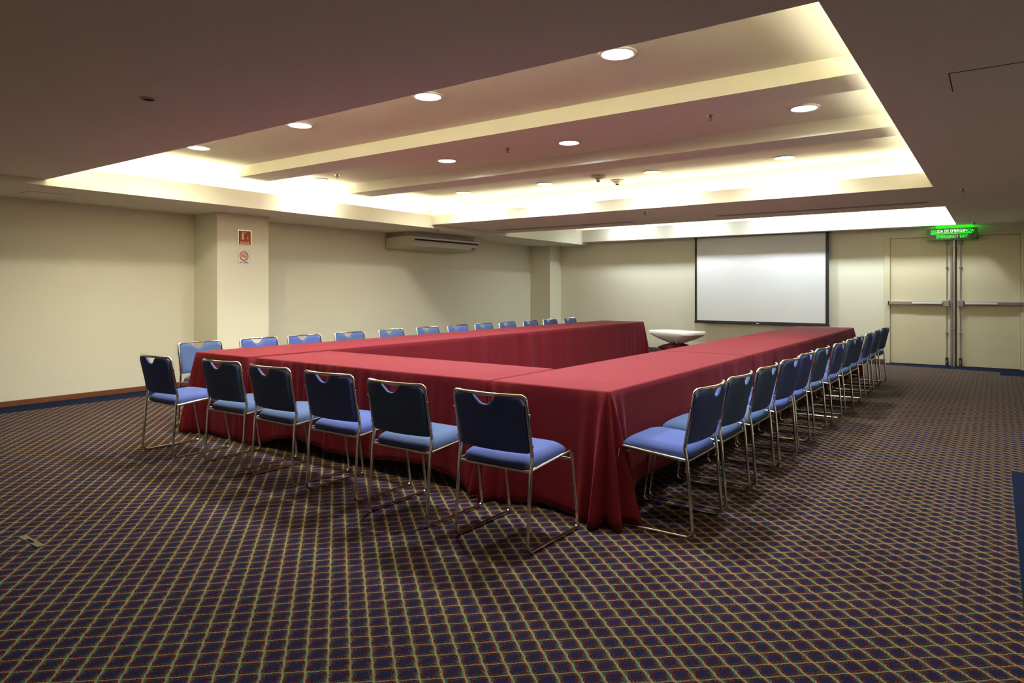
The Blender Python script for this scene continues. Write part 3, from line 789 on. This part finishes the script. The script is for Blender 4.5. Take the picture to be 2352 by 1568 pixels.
def make_cloth(name, x0, x1, y0, y1, z, sides, hem, flare, cflare, seed, label, group, gather=0.0, mat='red', lift=None, endrough=0.0):
    rnd = random.Random(seed)
    cr = 0.022
    # perimeter: list of (x, y, nx, ny, side, dist_to_corner, amount)
    corners = {'sw': (x0, y0), 'se': (x1, y0), 'ne': (x1, y1), 'nw': (x0, y1)}
    def side_pts(a, b, n, side, step=0.011):
        L = math.hypot(b[0]-a[0], b[1]-a[1]); k = max(2, int(L/step))
        return [((a[0]+(b[0]-a[0])*i/k), (a[1]+(b[1]-a[1])*i/k), n[0], n[1], side, L*i/k, L) for i in range(k+1)]
    segs = {'s': ((x0+cr, y0), (x1-cr, y0), (0, -1)), 'e': ((x1, y0+cr), (x1, y1-cr), (1, 0)), 'n': ((x1-cr, y1), (x0+cr, y1), (0, 1)), 'w': ((x0, y1-cr), (x0, y0+cr), (-1, 0))}
    arcs = {'se': (x1-cr, y0+cr, -PI/2), 'ne': (x1-cr, y1-cr, 0), 'nw': (x0+cr, y1-cr, PI/2), 'sw': (x0+cr, y0+cr, PI)}
    order = 'senw'; nxt = {'s': 'se', 'e': 'ne', 'n': 'nw', 'w': 'sw'}
    paths = []
    if len(sides) == 4:
        runs = [list('senw')]; closed = True
    else:
        closed = False
        runs = []; cur = []
        # start at a hanging side whose predecessor does not hang
        st = next(i for i in range(4) if order[i] in sides and order[i-1] not in sides)
        for k in range(4):
            sd_ = order[(st+k) % 4]
            if sd_ in sides: cur.append(sd_)
            elif cur: runs.append(cur); cur = []
        if cur: runs.append(cur)
    out = []
    for run in runs:
        P = []
        for i, sd_ in enumerate(run):
            a, b, n = segs[sd_]
            pr, nx_ = order[(order.index(sd_)-1) % 4], order[(order.index(sd_)+1) % 4]
            c0 = closed or i > 0; c1 = closed or i < len(run)-1
            if not c0: a = (a[0]-(cr if sd_ == 's' else -cr if sd_ == 'n' else 0), a[1]-(cr if sd_ == 'e' else -cr if sd_ == 'w' else 0))
            if not c1: b = (b[0]+(cr if sd_ == 's' else -cr if sd_ == 'n' else 0), b[1]+(cr if sd_ == 'e' else -cr if sd_ == 'w' else 0))
            for (x, y, nx2, ny2, s_, d_, L_) in side_pts(a, b, n, sd_):
                dc = min(d_ if c0 else 9, (L_-d_) if c1 else 9)
                P.append((x, y, nx2, ny2, sd_, dc, d_))
            if c1:
                cx_, cy_, a0 = arcs[nxt[sd_]]
                for k in range(1, 14):
                    an = a0+PI/2*k/14
                    P.append((cx_+cr*math.cos(an), cy_+cr*math.sin(an), math.cos(an), math.sin(an), nxt[sd_], 0.0, k/14))
        out.append(P)
    # fold functions
    ph = [rnd.uniform(0, 2*PI) for _ in range(12)]
    fr = [rnd.uniform(9, 13), rnd.uniform(17, 24), rnd.uniform(30, 42), rnd.uniform(4, 6), rnd.uniform(48, 58)]
    def folds(q, t):
        f = .015*math.sin(fr[0]*q+ph[0]+.6*math.sin(2*q+ph[5]))+.010*math.sin(fr[1]*q+ph[1])+.005*math.sin(fr[2]*q+ph[2]+1.5*t)+.008*math.sin(fr[3]*q+ph[3])
        am = .55+.45*math.sin(1.3*q+ph[6])
        return f*am
    bm = bmesh.new()
    top_loops = []
    NT = 16
    for P in out:
        rows = []
        for i, (x, y, nx2, ny2, sd_, dc, q) in enumerate(P):
            col = []
            ins = .012
            col.append(bm.verts.new((x-nx2*ins, y-ny2*ins, z)))
            col.append(bm.verts.new((x-nx2*ins*.3, y-ny2*ins*.3, z-.0022)))
            col.append(bm.verts.new((x+nx2*.001, y+ny2*.001, z-.009)))
            corner = len(sd_) == 2
            S_ = sd_[0] if corner else sd_
            if corner:
                f1 = flare.get(sd_[0], .02); f2 = flare.get(sd_[1], .02); base = (f1+f2)/2
                hz1 = .012
                cf = cflare.get(sd_, .10)
                cfac = 1.0
                an = q*PI/2
                pleat = .66+.34*math.cos(an*8.0)
            else:
                base = flare.get(sd_, .02)
                cn = math.exp(-(dc/.13)**2)
                cfac = cn; pleat = .66+.34*math.cos(dc*52)
                # which corner is nearest
                cf = max(cflare.get(c, .10) for c in cflare) if cflare else .1
                cands = [c for c in corners if sd_ in c]
                if dc < 1: 
                    cands.sort(key=lambda c: (corners[c][0]-x)**2+(corners[c][1]-y)**2)
                    cf = cflare.get(cands[0], .10)
            h = hem.get(S_ if not corner else sd_[0], .12)
            hemz = h-(h-.012)*math.exp(-(dc/.26)**2)
            along = (x if sd_ in 'ns' else y) if not corner else (x+y)
            hemz = max(.010, hemz+.026*math.sin(4.3*along+ph[7])*(1-math.exp(-(dc/.3)**2)))
            if corner: hemz = .012+.03*(1-pleat)
            for j in range(1, NT+1):
                t = j/NT
                zz = (z-.009)+(hemz-(z-.009))*t
                o_ = .001+base*t+cf*cfac*pleat*(t**.9)
                if not corner:
                    o_ += folds(along, t)*(t**.6)*(1-.5*cn)
                    if gather: o_ += gather*math.sin(fr[4]*along+2*math.sin(5*along+ph[8]))*math.sin(PI*min(1, t*1.1))**.5*(.6+.4*math.sin(2.3*along+ph[9]))
                col.append(bm.verts.new((x+nx2*o_, y+ny2*o_, zz)))
            rows.append(col)
        n = len(rows)
        for i in range(n if closed else n-1):
            a, b = rows[i], rows[(i+1) % n]
            for j in range(len(a)-1): bm.faces.new((a[j], b[j], b[j+1], a[j+1]))
        top_loops.append([c[0] for c in rows])
    allv = [v for lp in top_loops for v in lp]
    f = bm.faces.new(allv)
    bmesh.ops.remove_doubles(bm, verts=bm.verts[:], dist=1e-5)
    bmesh.ops.recalc_face_normals(bm, faces=bm.faces[:])
    bmesh.ops.triangulate(bm, faces=[f for f in bm.faces if len(f.verts) > 4])
    o = link('tablecloth', bm, mat, None, 'all')
    md = o.modifiers.new('thickness', 'SOLIDIFY'); md.thickness = .0008; md.offset = -1
    tag(o, label, 'tablecloth', group)
    return o
LX = (-6.20, -5.352); RX = (-2.655, -1.812)
G1 = 'red tablecloths'
# left row
for y0, y1, l in ((3.49, 6.15, 'near'), (6.15, 8.95, 'middle'), (8.95, 11.68, 'far')):
    folding_table(LX[0], LX[1], y0, y1, 'folding table hidden under the left-hand red cloths, the %s one' % l)
for y0, y1, l in ((3.49, 6.15, 'near'), (6.15, 8.9, 'middle'), (8.9, 11.60, 'far')):
    folding_table(RX[0], RX[1], y0, y1, 'folding table hidden under the right-hand red cloths, the %s one' % l)
folding_table(-5.235, -2.675, 3.485, 4.285, 'folding table under the front red cloth, its black legs showing below the hem')
H = dict(s=.012, n=.02, e=.06, w=.06)
make_cloth('c', *LX, 3.487, 7.03, ZT, 'esw', dict(s=.012, e=.05, w=.10), dict(s=.03, e=.02, w=.03), dict(sw=.13, se=.045), 1, 'red tablecloth on the near end of the left-hand table row', G1)
make_cloth('c', LX[0]-.0018, LX[1]+.0018, 6.95, 9.0, ZT+.0010, 'ew', dict(e=.05, w=.10), dict(e=.02, w=.03), {}, 1, 'red tablecloth in the middle of the left-hand table row', G1)
make_cloth('c', LX[0]-.0036, LX[1]+.0036, 8.92, 11.70, ZT+.0020, 'wne', dict(n=.012, e=.05, w=.10), dict(n=.04, e=.02, w=.03), dict(ne=.12, nw=.12), 1, 'red tablecloth on the far end of the left-hand table row', G1)
make_cloth('c', *RX, 3.487, 6.25, ZT, 'esw', dict(s=.012, e=.19, w=.05), dict(s=.03, e=.025, w=.01), dict(sw=.15, se=.175), 4, 'red tablecloth on the near end of the right-hand table row, its corner nearest the camera', G1)
make_cloth('c', RX[0]-.0018, RX[1]+.0018, 6.17, 8.95, ZT+.0010, 'ew', dict(e=.18, w=.05), dict(e=.025, w=.01), {}, 4, 'red tablecloth in the middle of the right-hand table row', G1)
make_cloth('c', RX[0]-.0036, RX[1]+.0036, 8.87, 11.66, ZT+.0020, 'wne', dict(n=.012, e=.18, w=.05), dict(n=.04, e=.025, w=.01), dict(ne=.12, nw=.12), 4, 'red tablecloth on the far end of the right-hand table row, nearest the screen', G1)
make_cloth('c', -5.235, -2.675, 3.485, 4.285, ZT, 'senw', dict(s=.095, n=.10, e=.05, w=.05), dict(s=.02, n=.02, e=.004, w=.008), dict(sw=.08, se=.06, ne=.005, nw=.01), 11,
           'red tablecloth on the cross table between the two long rows', G1, gather=.015)

# ------------------------------------------------------------------ small covered projector table
pt = thing('projector_table', 'small table in a white stretch cover tied beneath, standing between the red table rows', 'table', (-3.70, 9.19, 0), math.radians(-20))
bm = bmesh.new(); rows = []
hx, hy = .40, .22
def outl(n=64):
    P = []
    for i in range(n):
        a = 2*PI*(i+.5)/n; ca, sa = math.cos(a), math.sin(a)
        k = 1/((abs(ca)**5+abs(sa)**5)**.2)
        P.append((hx*ca*k, hy*sa*k, a))
    return P
rnd = random.Random(5)
for f_, z_ in ((.90, .758), (.985, .757), (1.0, .751), (1.004, .738), (.995, .716), (.85, .682), (.62, .640), (.38, .608), (.16, .580), (.10, .565)):
    ring = []
    for x, y, a in outl():
        wob = 1+(.06*math.sin(9*a+1)+.05*math.sin(17*a)+.03*math.sin(29*a))*max(0, 1-f_)*1.6
        zz = z_+(.010*math.sin(9*a+2)*(1-f_) if z_ < .70 else 0)
        ring.append(bm.verts.new((x*f_*wob, y*f_*wob, zz)))
    rows.append(ring)
for a, b in zip(rows, rows[1:]):
    for i in range(64): bm.faces.new((a[i], b[i], b[(i+1) % 64], a[(i+1) % 64]))
bm.faces.new(rows[0]); bm.faces.new(rows[-1][::-1])
bmesh.ops.recalc_face_normals(bm, faces=bm.faces[:])
link('white_cover', bm, 'whitecloth', pt, True)
bm = bmesh.new(); rows = []
for f_, z_ in ((.045, .600), (.075, .575), (.16, .548), (.22, .515), (.15, .47), (.09, .40), (.12, .25), (.20, .06), (.24, .01)):
    rows.append([bm.verts.new((1.0*f_*(1+.30*math.sin(5*a+z_*4)+.12*math.sin(11*a))*math.cos(a), .75*f_*(1+.30*math.sin(5*a+z_*4)+.12*math.sin(11*a))*math.sin(a), z_+.014*math.sin(7*a)*(z_ > .03))) for a in [2*PI*i/48 for i in range(48)]])
for a, b in zip(rows, rows[1:]):
    for i in range(48): bm.faces.new((a[i], b[i], b[(i+1) % 48], a[(i+1) % 48]))
bm.faces.new(rows[0]); bm.faces.new(rows[-1][::-1])
bmesh.ops.recalc_face_normals(bm, faces=bm.faces[:])
link('maroon_skirt', bm, 'maroon', pt, True)
